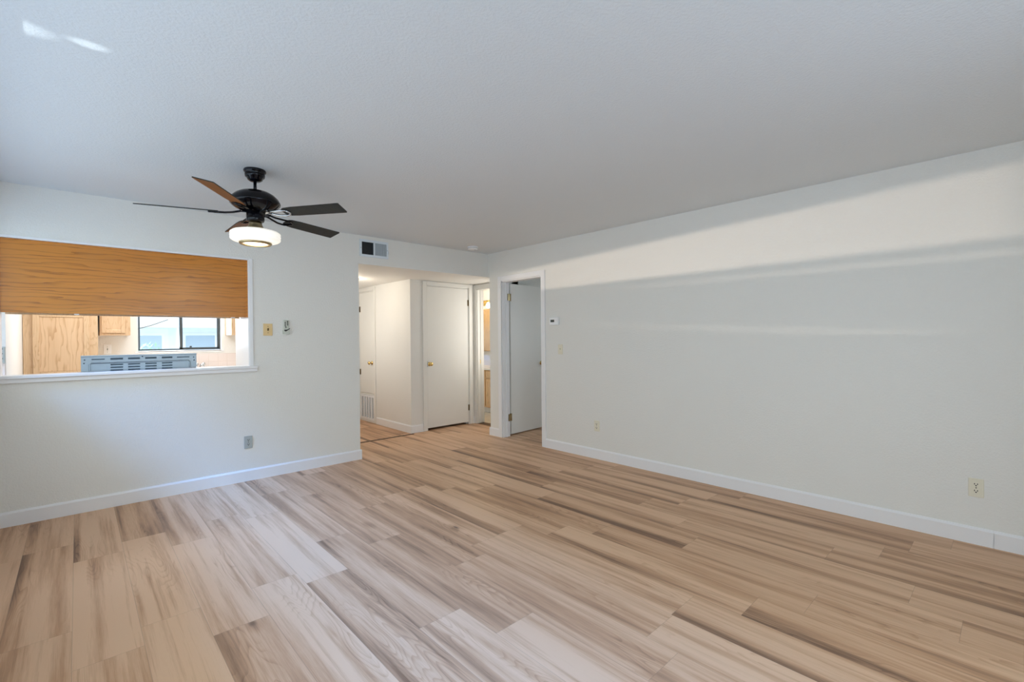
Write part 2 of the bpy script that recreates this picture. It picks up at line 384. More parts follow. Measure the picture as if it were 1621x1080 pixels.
# kitchen
KX0, KX1, KZ0, KZ1 = .553, 1.445, 1.178, 2.0
g = G().box(-1.6, KX0, KY, KY+.15, 0, 2.36).box(KX1, 2.13, KY, KY+.15, 0, 2.36).box(KX0, KX1, KY, KY+.15, 0, KZ0).box(KX0, KX1, KY, KY+.15, KZ1, 2.36)
struct('wall_kitchen', g, M_CREAM, 'cream kitchen wall around the sliding window', 'wall')
struct('wall_kitchen_left', G().box(-1.6, -.403, 5.30, 6.83, 0, 2.36).box(-1.6, -.403, 6.83, KY, 0, 2.36), M_CREAM, 'cream kitchen wall beside the tall oak cabinet', 'wall')
struct('wall_kitchen_side', G().box(-1.6, -1.5, LW+.12, 5.3, 0, 2.36), M_CREAM, 'cream kitchen wall at the far side, out of view', 'wall')
struct('wall_kitchen_stub', G().box(OX1, OX1+.11, LW+.12, 5.37, 0, 2.36), M_TRIM, 'white painted stub wall at the pass-through jamb', 'wall')

# ------------------------------------------------------------------ baseboards, casings, sill
def base_prof(d=.013, h=.106): return [(0, 0), (d, 0), (d, h-.014), (d*.45, h), (0, h)]
BP = base_prof()
def bb_y(g, yface, x0, x1, sgn=-1):   # board on a wall facing -y (sgn -1)
    g.prism([(yface+sgn*d, z) for d, z in BP], 0, x0, x1); return g
def bb_x(g, xface, y0, y1, sgn=-1):
    g.prism([(xface+sgn*d, z) for d, z in BP], 1, y0, y1); return g
g = bb_y(G(), LW, XW, 2.261); bb_x(g, 2.248, LW, LW+.12, 1)
struct('baseboard_left', g, M_TRIM, 'white baseboard along the wall under the pass-through', 'baseboard')
struct('baseboard_right', bb_x(G(), RW, .0902, 3.80), M_TRIM, 'long white baseboard along the blank right wall', 'baseboard')
struct('baseboard_right', bb_x(G(), RW, YS, .0888), M_TRIM, 'short white baseboard piece past the joint near the frame edge', 'baseboard')
g = bb_x(G(), RW, 4.642, RE); bb_y(g, RE, RW-.013, BX, 1)
struct('baseboard_corner', g, M_TRIM, 'short white baseboard wrapping the wall end beside the bedroom door', 'baseboard')
g = bb_x(G(), HX, CY, 6.69); bb_y(g, CY, HX-.013, 3.555)
struct('baseboard_hall', g, M_TRIM, 'white baseboard wrapping the hall corner', 'baseboard')
struct('baseboard_closet', bb_y(G(), CY, 4.446, BX), M_TRIM, 'tiny white baseboard piece between closet and bathroom casings', 'baseboard')

def casing(name, axis, face, a0, a1, top, label, w=.062, d=.016, jamb=.12, a0w=None, a1w=None, mat=None, sgn=-1, left=True, z0=0):
    """flat casing with a rounded inner bead and the jamb lining, in the plane axis=face; a0..a1 clear opening"""
    g = G(); lo, hi = sorted((face, face+sgn*d)); A0 = a0-(a0w or w); A1 = a1+(a1w or w)
    li, hj = sorted((face, face-sgn*jamb))
    def bx(p0, p1, q0, q1, l, h, bev=0):
        if axis == 0: g.box(l, h, p0, p1, q0, q1, bev)
        else: g.box(p0, p1, l, h, q0, q1, bev)
    lo2, hi2 = sorted((face, face+sgn*d*.55))
    for p0, p1 in ((A0, a0), (a1, A1)):
        bx(p0, p1, z0, top+w, lo, hi, .003)
    bx(a0, a1, top, top+w, lo, hi, .003)
    e = .012
    bx(a0-.001, a0+e, z0, top, li, hj); bx(a1-e, a1+.001, z0, top, li, hj); bx(a0, a1, top-e, top+.001, li, hj)
    # door stop
    st0, st1 = sorted((face-sgn*jamb*.45, face-sgn*jamb*.62))
    bx(a0+e, a0+e+.010, z0, top-e, st0, st1); bx(a1-e-.010, a1-e, z0, top-e, st0, st1)
    return struct(name, g, mat or M_TRIM, label, 'door casing')
casing('trim_1', 0, RW, DY0, DY1, DZ, 'white casing around the open bedroom doorway')
casing('trim_2', 1, CY, F1, F2, 2.070, 'cream casing around the flat closet door', w=.050, a0w=.066, a1w=.066, mat=M_DOOR)
casing('trim_3', 0, BX, B0, B1, 2.055, 'cream casing around the bathroom doorway', w=.062, a1w=.064, mat=M_DOOR)
casing('trim_4', 0, HX, K1, K2, 2.065, 'cream casing around the tall narrow hall closet', w=.045, mat=M_DOOR, z0=.03)

# pass-through frame and sill
g = G()
t_ = .033
g.box(OX1, OX1+t_, LW-.010, LW, 1.068, OZ1+.018, .002); g.box(OX0-t_, OX0, LW-.010, LW, 1.068, OZ1+.018, .002)
g.box(OX0, OX1, LW-.010, LW, OZ1, OZ1+.018, .002)
g.box(OX1-.006, OX1+.001, LW-.002, LW+.12, 1.068, OZ1); g.box(OX0-.001, OX0+.006, LW-.002, LW+.12, 1.068, OZ1)
struct('trim_5', g, M_TRIM, 'thin white frame around the kitchen pass-through', 'trim')
g = G().box(OX0-.06, 1.238, LW-.034, LW, 1.046, 1.068, .003).box(OX0, OX1, LW, LW+.135, 1.036, 1.068)
g.box(OX0-.05, 1.236, LW-.018, LW, 1.014, 1.046, .003)
struct('trim_6', g, M_TRIM, 'white painted sill ledge under the kitchen pass-through', 'sill')
struct('trim_7', G().prism([(5.600, 0), (5.606, .006), (5.636, .006), (5.642, 0)], 0, 2.25, HX+.0), M_STRIP, 'dark brown floor transition strip at the hall opening', 'threshold strip')
struct('trim_8', G().box(BX-.004, BX+.12, B0, B1, 0, .004), M_STRIP, 'thin brown threshold under the bathroom doorway', 'threshold strip')
# backsplash tile
struct('trim_9', G().box(.17, 2.13, KY-.008, KY, .914, 1.132, .001), M_TILEK, 'pinkish tile backsplash under the kitchen window', 'backsplash')
struct('trim_10', G().box(-1.5, -.407, 5.292, 5.30, .914, 1.142, .001), M_TILEK, 'pinkish tile backsplash at the pass-through edge', 'backsplash')

# ------------------------------------------------------------------ doors
def knob(parent, name, P, axis, sgn, mat):
    """rose, neck and ball knob standing off a face; axis letter of the face normal"""
    prof = [(.0, 0), (.029, .0), (.030, .004), (.022, .008), (.011, .012), (.010, .030), (.018, .036), (.0265, .046), (.027, .054), (.020, .063), (0, .066)]
    return obj(name, G().lathe([(r, h*sgn) for r, h in prof], P, 24, axis), mat, parent)
def hinge_bm(P, axis_leaf, lw, h, t=.003, face=(0, -1)):
    g = G(); x, y, z = P
    g.cyl((x, y, z-h/2), .0055, h, 'z', 12); return g
# closet door, facing the viewer
d1 = thing('door_1', 'flat cream hall closet door, closed, with a brass knob', 'door', (0, 0, 0), kind='structure')
obj('door_slab', G().box(F1+.014, F2-.014, CY+.002, CY+.037, .032, 2.055, .002), M_DOOR, d1)
knob(d1, 'door_knob', (3.672, CY+.002, .945), 'y', -1, M_BRASS)
obj('strike_plate', G().box(F1+.000, F1+.010, CY-.0175, CY-.0155, .905, .985), M_GREYP, d1)
for z in (1.845, .252):
    obj('hinge', G().cyl((F2-.010, CY-.004, z-.045), .0065, .09, 'z', 12).box(F2-.022, F2+.004, CY-.001, CY+.001, z-.045, z+.045), M_BRONZE, d1)
# tall hall closet with return grille
d2 = thing('door_2', 'tall narrow cream hall closet door above a white return grille', 'door', (0, 0, 0), kind='structure')
obj('door_slab', G().box(HX+.002, HX+.035, K1+.014, K2-.014, .452, 2.050, .002), M_DOOR, d2)
obj('bottom_rail', G().box(HX+.002, HX+.09, K1+.012, K2-.012, .425, .448, .002), M_DOOR, d2)
knob(d2, 'door_knob', (HX+.002, 6.835, .935), 'x', -1, M_BRASS)
for z in (1.79, .78):
    obj('hinge', G().cyl((HX-.004, K2-.011, z-.045), .0065, .09, 'z', 12).box(HX-.001, HX+.001, K2-.03, K2, z-.045, z+.045), M_BRONZE, d2)
rg = thing('return_air_grille', 'white slatted return air grille set low under the tall hall closet door', 'air grille', (HX+.02, 7.0, .03))
def lx(g): return g.xform(Matrix.Translation((-(HX+.02), -7.0, -.03)))
g = G(); y0, y1, z0, z1 = K1+.013, K2-.013, .034, .422
g.box(HX-.006, HX+.014, y0, y1, z0, z0+.03).box(HX-.006, HX+.014, y0, y1, z1-.03, z1).box(HX-.006, HX+.014, y0, y0+.028, z0+.03, z1-.03).box(HX-.006, HX+.014, y1-.028, y1, z0+.03, z1-.03)
nb = 5
for i in range(1, nb):
    yy = y0+.028+(y1-y0-.056)*i/nb; g.box(HX-.006, HX+.012, yy-.010, yy+.010, z0+.03, z1-.03)
obj('frame', lx(g), M_WHITEP, rg)
g = G(); zz = z0+.036
while zz < z1-.036:
    g.prism([(HX-.003, zz-.004), (HX+.008, zz+.001), (HX+.008, zz+.0025), (HX-.003, zz-.0025)], 1, y0+.028, y1-.028); zz += .0165
obj('louvers', lx(g), M_WHITEP, rg)
obj('backing', lx(G().box(HX+.0145, HX+.018, y0, y1, z0, z1)), M_DUCT, rg)

# bedroom door, swung open past square
hx, hy, ang = RW+.122+.034, DY1+.012, math.radians(5.2)
d3 = thing('door_3', 'cream bedroom door standing open, hung on brass hinges', 'door', (hx, hy, 0), ang, kind='structure')
obj('door_slab', G().box(.012, .722, .004, .039, .016, 2.032, .0015), M_DOOR, d3)
kp = knob(d3, 'door_knob', (.662, .004, .945), 'y', -1, M_BRASS)
knob(d3, 'door_knob', (.662, .039, .945), 'y', 1, M_BRASS)
for z in (1.845, .252):
    h = obj('hinge', G().cyl((-.012, -.018, z-.048), .011, .096, 'z', 14).box(.0085, .0125, .002, .038, z-.045, z+.045), M_ABRASS, d3)
    gg = G().box(-.072, -.030, -.031, -.0255, z-.045, z+.045); obj('hinge_leaf', gg, M_ABRASS, h)
# bathroom door: swung away into the bathroom, only its strike shows
obj_ = struct('door_4', G().box(BX+.14, BX+.84, B0-.045+.0, B0-.010+.0, .012, 2.04, .002).xform(Matrix.Translation((0, .062, 0))), M_DOOR, 'cream bathroom door folded back out of sight behind the wall end', 'door')
tag(obj('strike_plate', G().box(BX+.045, BX+.075, B1-.0145, B1-.0122, .915, .975), M_BRASS), 'small brass strike plate on the bathroom door jamb', 'strike plate')

# ------------------------------------------------------------------ windows
def slider(name, axis, pos, a0, a1, z0, z1, label, fr=.032, dep=.05, fixed_first=True, latch=True):
    r = thing(name, label, 'window', (0, 0, 0), kind='structure')
    def bx(g, p0, p1, q0, q1, l, h):
        if axis == 1: g.box(p0, p1, l, h, q0, q1)
        else: g.box(l, h, p0, p1, q0, q1)
        return g
    mid = (a0+a1)/2+.002
    l, h = pos-dep/2, pos+dep/2
    g = G(); o = .010
    bx(g, a0, a0+o, z0, z1, l, h); bx(g, a1-o, a1, z0, z1, l, h); bx(g, a0, a1, z0, z0+o, l, h); bx(g, a0, a1, z1-o, z1, l, h)
    obj('window_frame', g, M_FRAME, r)
    g = G(); l2, h2 = pos-.002, pos+.022; t = .006
    p0, p1 = a0+o, mid+fr/2
    bx(g, p0, p0+t, z0+o, z1-o, l2, h2); bx(g, p1-fr, p1, z0+o, z1-o, l2, h2); bx(g, p0, p1, z0+o, z0+o+t, l2, h2); bx(g, p0, p1, z1-o-t, z1-o, l2, h2)
    s1 = obj('fixed_sash', g, M_FRAME, r); obj('pane', bx(G(), p0+t, p1-fr, z0+o+t, z1-o-t, pos+.008, pos+.012), M_GLASS, s1)
    g = G(); l2, h2 = pos-.024, pos-.003; t = .020
    p0, p1 = mid-fr/2, a1-o
    bx(g, p0, p0+fr, z0+o, z1-o, l2, h2); bx(g, p1-t, p1, z0+o, z1-o, l2, h2); bx(g, p0, p1, z0+o, z0+o+t, l2, h2); bx(g, p0, p1, z1-o-t, z1-o, l2, h2)
    s2 = obj('sliding_sash', g, M_FRAME, r); obj('pane', bx(G(), p0+fr, p1-t, z0+o+t, z1-o-t, pos-.016, pos-.012), M_GLASS, s2)
    if latch:
        lp = p0+fr+(p1-p0-fr)*.21
        obj('latch', bx(G(), lp-.012, lp+.012, z0+o+t, z0+o+t+.02, pos-.030, pos-.012), M_FRAME, r)
    return r
slider('window_1', 1, KY+.075, .562, 1.437, 1.188, 1.99, 'dark framed sliding kitchen window with a bright yard outside')
slider('window_2', 0, XW-.09, PY0, PY1, PZ0, PZ1, 'long high sliding window in the side wall, outside the view', latch=False)
slider('window_3', 1, YS-.09, SX0, SX1, SZ0, SZ1, 'wide sliding window behind the viewer', latch=False)
g = G().box(KX0-.03, KX1+.03, KY-.014, KY, KZ0-.022, KZ0, .002).box(KX0, KX1, KY-.014, KY+.15, KZ0-.008, KZ0+.004)
struct('trim_11', g, M_TRIM, 'white sill under the sliding kitchen window', 'sill')

# ------------------------------------------------------------------ ceiling fan
FX, FY = .8807, 3.4511
fan = thing('ceiling_fan', 'black five-blade ceiling fan with a lit round glass light', 'ceiling fan', (FX, FY, H))
def Z(z): return z-H
obj('canopy', G().lathe([(0.0000, 0), (0.0660, 0), (0.0682, -.008), (0.0655, -.016), (0.0590, -.022), (0.0610, -.034), (0.0580, -.048), (0.0470, -.056), (0.0450, -.066), (0.0300, -.076), (0.0138, -.078), (0.0000, -.078)], n=40), M_BLACK, fan)
obj('downrod', G().cyl((0, 0, Z(2.29)), 0.0100, 2.365-2.29, 'z', 18), M_BLACK, fan)
mot = obj('motor_housing', G().lathe([(0.0000, Z(2.309)), (0.0164, Z(2.309)), (0.0199, Z(2.305)), (0.0544, Z(2.301)), (0.0907, Z(2.290)), (0.1197, Z(2.273)), (0.1416, Z(2.250)), (0.1515, Z(2.230)), (0.1533, Z(2.222)), (0.1507, Z(2.212)), (0.1452, Z(2.206)), (0.1361, Z(2.196)), (0.1162, Z(2.182)), (0.0907, Z(2.170)), (0.0635, Z(2.163)), (0.0000, Z(2.163))], n=64), M_BLACK, fan)
obj('switch_housing', G().lathe([(0.0000, Z(2.163)), (0.0472, Z(2.163)), (0.0544, Z(2.158)), (0.0544, Z(2.106)), (0.0509, Z(2.098)), (0.0418, Z(2.094)), (0.0000, Z(2.094))], n=40), M_BLACK, fan)
obj('light_fitter', G().lathe([(0.0000, Z(2.094)), (0.0378, Z(2.094)), (0.0396, Z(2.080)), (0.0447, Z(2.066)), (0.0550, Z(2.050)), (0.0568, Z(2.044)), (0.0000, Z(2.044))], n=40), M_ABRASS, fan)
sh = obj('glass_shade', G().lathe([(0.0499, Z(2.044)), (0.1032, Z(2.040)), (0.1376, Z(2.030)), (0.1496, Z(2.020)), (0.1514, Z(2.015)), (0.1462, Z(2.008)), (0.1522, Z(2.000)), (0.1514, Z(1.996)), (0.1462, Z(1.991)), (0.1514, Z(1.983)), (0.1488, Z(1.975)), (0.1359, Z(1.966)), (0.1118, Z(1.960)), (0.0929, Z(1.957))], n=64), M_GLOW, fan)
obj('trim_ring', G().lathe([(0.0963, Z(1.960)), (0.0980, Z(1.952)), (0.0929, Z(1.944)), (0.0826, Z(1.943)), (0.0774, Z(1.948)), (0.0774, Z(1.956))], n=56), M_ABRASS, fan)
obj('diffuser', G().lathe([(0.0000, Z(1.947)), (0.0516, Z(1.947)), (0.0791, Z(1.953)), (0.0791, Z(1.957)), (0.0000, Z(1.957))], n=48), M_GLOW2, fan)
BLZ = 2.148
for k, (mat, dz, lab) in enumerate([(M_BLADE_LIT, 0, 'blade pointing away behind the glass light, underside coloured brown as lit'), (M_BLADE, 0, 'blade seen edge-on, underside coloured charcoal as shaded'),
                               (M_BLADE_LIT, .011, 'blade pointing towards the viewer, underside coloured brown as lit'), (M_BLADE, 0, 'upper blade, underside coloured charcoal as shaded'), (M_BLADE, -.016, 'lower blade, underside coloured charcoal as shaded')]):  # blades of one fan
    th = math.radians(89.28+72*k)
    M = Matrix.Translation((0, 0, Z(BLZ))) @ Matrix.Rotation(th, 4, 'Z') @ Matrix.Rotation(-math.asin(dz/.5), 4, 'Y') @ Matrix.Rotation(math.radians(-13.9), 4, 'X')
    g = G(); pts = [(.215, -.020), (.222, -.036), (.240, -.046), (.300, -.052), (.640, -.0565), (.6436, -.053), (.6436, .053), (.640, .0565), (.300, .052), (.240, .046), (.222, .036), (.215, .020)]
    g.prism(pts, 2, -.003, .003)
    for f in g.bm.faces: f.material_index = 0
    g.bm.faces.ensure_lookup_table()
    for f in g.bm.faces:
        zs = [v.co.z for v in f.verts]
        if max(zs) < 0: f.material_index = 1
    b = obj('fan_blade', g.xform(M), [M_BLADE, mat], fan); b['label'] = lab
    g = G()
    for s in (-1, 1):
        g.tube([(.085, s*.012, .012), (.13, s*.018, .000), (.175, s*.030, -.006), (.215, s*.033, -.007), (.250, s*.026, -.007)], .0065, 8)
    g.tube([(.250, -.026, -.007), (.262, 0, -.007), (.250, .026, -.007)], .0065, 8)
    g.box(.05, .10, -.022, .022, .006, .014, .002)
    for sx, sy in ((.228, .030), (.228, -.030), (.262, 0)): g.lathe([(0, -.0145), (.006, -.0135), (.008, -.010), (.008, -.003)], (sx, sy, 0), 12)
    obj('blade_iron', g.xform(M), M_CHROME if k == 3 else M_BLACK, b)
point('fan_lamp', (FX, FY, 1.93), 3.2, WARM, .10)

# ------------------------------------------------------------------ ceiling and wall fittings
sd = thing('smoke_detector', 'small round white smoke detector on the ceiling by the hall header', 'smoke detector', (3.603, 4.575, H))
obj('base', G().lathe([(0, 0), (.066, 0), (.066, -.008), (0, -.008)], n=40), M_WHITEP, sd)
obj('cover', G().lathe([(.062, -.008), (.064, -.014), (.061, -.030), (.050, -.036), (0, -.037)], n=40), M_WHITEP, sd)
obj('test_button', G().lathe([(.010, -.036), (.009, -.040), (0, -.041)], (.02, -.02, 0), 16), M_GREYP, sd)
obj('vent_slots', G().lathe([(.0635, -.018), (.0645, -.018), (.0640, -.024), (.0630, -.024)], n=40), M_GREYP, sd)

# supply register over the hall opening
vt = thing('air_vent', 'white metal air supply register above the hall opening, one half dark', 'air vent', (2.432, LW, 2.213))
g = G(); w, h = .17, .188
for a in ((-w, w, 0, .026), (-w, w, h-.026, h), (-w, -w+.024, .026, h-.026), (w-.024, w, .026, h-.026), (-.010, .010, .026, h-.026)):
    g.box(a[0], a[1], -.012, 0, a[2], a[3], .002)
obj('frame', g, M_METALP, vt)
g = G()
for i in range(9):
    z = .034+i*.0145; g.prism([(-.010, z), (-.001, z+.006), (-.001, z+.0075), (-.010, z+.0015)], 0, -w+.024, -.010)
obj('louvers', g, M_DUCT, vt)
g = G()
for i in range(12):
    x = .018+i*.0108; g.box(x-.0042, x+.0042, -.009, -.002, .026, h-.026)
o = obj('louvers', g, plain('grey_vane', (.42, .48, .52), .4), vt); o['label'] = 'closely set upright pale vanes'
obj('duct_backing', G().box(-w+.01, w-.01, -.0015, -.0005, .01, h-.01), M_DUCT, vt)
for s in (-1, 1): obj('screw', G().lathe([(0, -.015), (.004, -.0145), (.005, -.012)], (s*(w-.012), 0, h/2), 12, 'y'), M_GREYP, vt)
obj('damper_lever', G().box(w-.009, w-.004, -.024, -.012, h*.28, h*.46, .001), M_METALP, vt)

# thermostat
th_ = thing('thermostat', 'small white thermostat with a dark display beside the bedroom door', 'thermostat', (RW, 3.647, 1.452), -PI/2)
obj('body', G().box(-.066, .066, -.030, 0, 0, .088, .006, 3), M_WHITEP, th_)
obj('display', G().box(-.046, .012, -.0315, -.0295, .034, .062, .001), M_LCD, th_)
obj('button', G().box(.026, .046, -.0325, -.029, .036, .046, .001).box(.026, .046, -.0325, -.029, .052, .062, .001), M_WHITEP, th_)
# switches
def switch(name, label, loc, rz, w, mat, tog_mat, n=1):
    s = thing(name, label, 'light switch', loc, rz)
    obj('cover_plate', G().box(-w/2, w/2, -.006, 0, 0, .114, .003, 2), mat, s)
    obj('toggle', G().box(-.005, .005, -.007, -.005, .045, .069).prism([(-.006, .050), (-.020, .064), (-.018, .071), (-.006, .064)], 0, -.004, .004), tog_mat, s)
    for z in (.027, .087): obj('screw', G().lathe([(0, -.008), (.003, -.0075), (.0035, -.006)], (0, 0, z), 12, 'y'), tog_mat, s)
    return s
switch('light_switch', 'ivory light switch below the thermostat by the bedroom door', (RW, 3.568, 1.113), -PI/2, .070, M_IVORY, M_IVORY)
s = switch('light_switch', 'yellowed beige switch plate right of the kitchen pass-through', (1.335, LW, 1.349), 0, .082, M_ALMOND, M_BRONZE)
switch('light_switch', 'white switch plate under the small oak kitchen cabinet', (.265, KY, 1.155), 0, .072, M_WHITEP, M_GREYP)
# outlets
def outlet(name, label, loc, rz, mat, hole):
    o = thing(name, label, 'electrical outlet', loc, rz, 'duplex outlets')
    pl = obj('cover_plate', G().box(-.035, .035, -.006, 0, 0, .115, .003, 2), mat, o)
    for zc in (.037, .078):
        g = G()
        pts = [(.0165*math.cos(a)*(1.0), zc+.0145*math.sin(a)) for a in [2*PI*i/24 for i in range(24)]]
        g.prism([(x, max(zc-.0115, min(zc+.0115, z))) for x, z in pts], 1, -.0085, -.005)
        f = obj('socket_face', g, mat, o)
        g = G().box(-.0085, -.0047, -.0092, -.008, zc-.001, zc+.0085).box(.0047, .0085, -.0092, -.008, zc-.0005, zc+.0080).cyl((0, -.008, zc-.0062), .0038, -.0012, 'y', 12)
        obj('slots', g, hole, f)
    obj('screw', G().lathe([(0, -.0078), (.003, -.0072), (.0034, -.006)], (0, 0, .0575), 12, 'y'), hole, o)
    return o
o1 = outlet('wall_outlet', 'grey duplex outlet low on the wall under the pass-through', (1.156, LW, .301), 0, M_GREYP, M_BLACKP)
o2 = outlet('wall_outlet', 'ivory outlet low on the right wall nearest the frame edge', (RW, .166, .294), -PI/2, M_IVORY, M_BLACKP)
dup(o2, (RW, 3.058, .296), -PI/2, 'ivory outlet low on the right wall near the bedroom door')
# fan remote in its wall holder
rm = thing('remote_control', 'pale fan remote in a holder on the wall right of the switch plate', 'remote control', (1.498, LW, 1.364))
obj('holder', G().prism([(-.029, 0), (.029, 0), (.031, .050), (-.031, .036)], 1, -.024, 0), M_REMOTE, rm)
obj('body', G().box(-.026, .026, -.020, -.003, .006, .136, .006, 3), M_REMOTE, rm)
g = G()
for i, z in enumerate((.112, .096, .080)):
    for x in (-.012, .010): g.cyl((x, -.0195, z+(.010 if x > 0 else 0)), .0058, -.003, 'y', 14)
g.cyl((-.006, -.0195, .066), .006, -.003, 'y', 14)
obj('buttons', g, M_BLACKP, rm)
obj('holder_edge', G().prism([(-.018, .026), (-.004, .026), (.030, .050), (.030, .058), (.004, .043), (-.024, .040)], 1, -.0255, -.023), M_BLACKP, rm)
# multi-outlet tap at the far left
tp = thing('outlet_adapter', 'grey multi-socket outlet adapter on the kitchen wall at the picture edge', 'outlet adapter', (-.448, 5.30, 1.150))
obj('body', G().box(-.045, .045, -.028, 0, 0, .124, .004), M_GREYP, tp)
for zc in (.024, .061, .098):
    for xc in (-.022, .022):
        f = obj('socket_face', G().box(xc-.017, xc+.017, -.0288, -.0275, zc-.013, zc+.018, .0006), M_GREYP, tp)
        obj('slots', G().box(xc-.009, xc-.005, -.0296, -.0285, zc+.004, zc+.014).box(xc+.005, xc+.009, -.0296, -.0285, zc+.004, zc+.014).cyl((xc, -.0285, zc-.003), .0042, -.0011, 'y', 12), M_BLACKP, f)
# hall ceiling light, almost hidden by the wall edge
hl = thing('hall_ceiling_light', 'small lit ceiling light at the wall edge in the hall', 'ceiling light', (2.735, 6.10, HH))
obj('base', G().lathe([(0, 0), (.085, 0), (.085, -.012), (0, -.012)], n=32), M_ABRASS, hl)
obj('globe', G().lathe([(.075, -.012), (.078, -.03), (.06, -.055), (.03, -.068), (0, -.070)], n=32), M_BULB, hl)
point('hall_lamp', (2.735, 6.10, 2.00), 5, (1.0, .88, .72), .08)
area('hall_fill_light', (2.255, 6.7, 1.15), (3.4, 6.7, 1.1), 1.4, 1.8, 15, (1.0, .975, .94))  # unseen fill panel added to light the hall wall evenly
area('bathroom_spill_fill', (4.70, 5.20, 1.45), (3.4, 5.25, 1.4), .45, 1.2, 5.0, (1.0, .97, .92))  # unseen panel added inside the bathroom door to brighten the closet face

# ------------------------------------------------------------------ kitchen
def panel_door(g, x0, x1, y, z0, z1, st=.055, t=.019):
    """frame-and-panel door, front at plane y facing -y"""
    g.box(x0, x0+st, y, y+t, z0, z1, .003); g.box(x1-st, x1, y, y+t, z0, z1, .003)
    g.box(x0+st, x1-st, y, y+t, z1-st, z1, .003); g.box(x0+st, x1-st, y, y+t, z0, z0+st, .003)
    return g
# hanging cabinet whose oak back fills the top of the pass-through
hc = thing('hanging_cabinet', 'wide orange oak cabinet back filling the top of the pass-through', 'cabinet', (.3855, 5.03, 1.520))
def L(g): return g.xform(Matrix.Translation((-.3855, -5.03, -1.520)))
obj('back_panel', L(G().box(-.395, 1.168, LW+.014, LW+.020, 1.520, 2.049)), M_OAKP, hc)
obj('body', L(G().box(-.395, 1.168, LW+.0205, 5.20, 1.535, 2.33).box(-.395, 1.168, 5.18, 5.20, 1.52, 1.535)), M_OAKC, hc)
obj('edge_strip', L(G().box(1.152, 1.170, LW+.008, LW+.014, 1.520, 2.049, .001)), M_OAKP, hc)
for xa in (-.385, .005, .395, .785):
    dd = obj('door', L(panel_door(G(), xa, xa+.375, 5.20, 1.54, 2.32).box(xa+.05, xa+.325, 5.205, 5.212, 1.59, 2.27)), M_OAKC, hc)
for x in (.0, 1.05): obj('catch', L(G().box(x-.014, x+.014, LW+.0195, LW+.045, 1.512, 1.535)), M_WHITEP, hc)
# pantry
pc = thing('pantry_cabinet', 'tall golden oak cabinet with one big panelled door', 'cabinet', (-.118, 7.1, 0))
def L(g): return g.xform(Matrix.Translation((.118, -7.1, 0)))
obj('carcass', L(G().box(-.400, .167, 6.80, KY-.001, 0, 2.30)), M_OAKC, pc)
dd = obj('door', L(panel_door(G(), -.331, .100, 6.78, .95, 1.612, .048)), M_OAKC, pc)
obj('door_panel', L(G().box(-.283, .052, 6.786, 6.797, 1.0, 1.564)), oak('figured_oak_panel', (.68, .475, .29), (.46, .27, .13), 2, .35, .8, 1, 1.3, .8), dd)
dd = obj('door', L(panel_door(G(), -.331, .100, 6.78, 1.65, 2.26, .048).box(-.283, .052, 6.786, 6.797, 1.70, 2.21)), M_OAKC, pc)
obj('door', L(panel_door(G(), -.331, .100, 6.78, .10, .93, .048).box(-.283, .052, 6.786, 6.797, .15, .88)), M_OAKC, pc)
# upper cabinets
def upper(label, x0, x1, dx0, dx1, side=None):
    cx = (x0+x1)/2
    u = thing('wall_cabinet', label, 'cabinet', (cx, 7.24, 1.377))
    T = lambda g: g.xform(Matrix.Translation((-cx, -7.24, -1.377)))
    obj('carcass', T(G().box(x0, x1, 7.08, KY-.001, 1.377, 2.30)), M_OAKC, u)
    d_ = obj('door', T(panel_door(G(), dx0, dx1, 7.062, 1.404, 2.28, .038)), M_OAKC, u)
    obj('door_panel', T(G().box(dx0+.038, dx1-.038, 7.068, 7.078, 1.44, 2.24)), M_OAKC, d_)
    if side:
        obj('side_panel', T(G().box(x0-.004, x0-.0005, 7.10, KY-.020, 1.380, 2.30)), M_COUNTER, u)
        obj('scribe', T(G().box(x0-.010, x0-.0005, KY-.020, KY-.001, 1.377, 2.30)), M_OAKC, u)
    return u
upper('small golden oak wall cabinet between the tall cabinet and the window', .190, .461, .204, .414)
upper('golden oak wall cabinet right of the kitchen window, partly hidden', 1.505, 2.12, 1.56, 2.09, True)
# base run and counter
bc = thing('base_cabinet', 'oak base cabinets under the kitchen window, below the sill line', 'cabinet', (1.14, 7.1, 0))
T = lambda g: g.xform(Matrix.Translation((-1.14, -7.1, 0)))
obj('carcass', T(G().box(.170, 2.12, 6.80, KY-.001, 0, .872)), M_OAKC, bc)
for i in range(4): obj('door', T(panel_door(G(), .19+.48*i, .64+.48*i, 6.782, .12, .85, .05).box(.23+.48*i, .60+.48*i, 6.788, 6.798, .16, .81)), M_OAKC, bc)
tag(obj('kitchen_counter', G().box(-.975, .98, -.34, .295, 0, .038, .004), M_COUNTER, loc=(1.147, 7.104, .873)), 'cream counter along the kitchen window wall', 'countertop')
fa = thing('kitchen_faucet', 'small chrome faucet with two round handles below the kitchen window', 'faucet', (1.18, 7.28, .911))
obj('spout', G().tube([(0, 0, 0), (0, 0, .06), (0, -.03, .085), (0, -.12, .085), (0, -.14, .07)], .010), M_CHROME, fa)
obj('base', G().box(-.08, .08, -.02, .02, 0, .012, .004), M_CHROME, fa)
for s in (-.038, .038): obj('handle', G().cyl((s, 0, .012), .008, .06).lathe([(.0, .07), (.016, .072), (.020, .088), (.016, .104), (0, .108)], (s, 0, 0), 20), M_CHROME, fa)

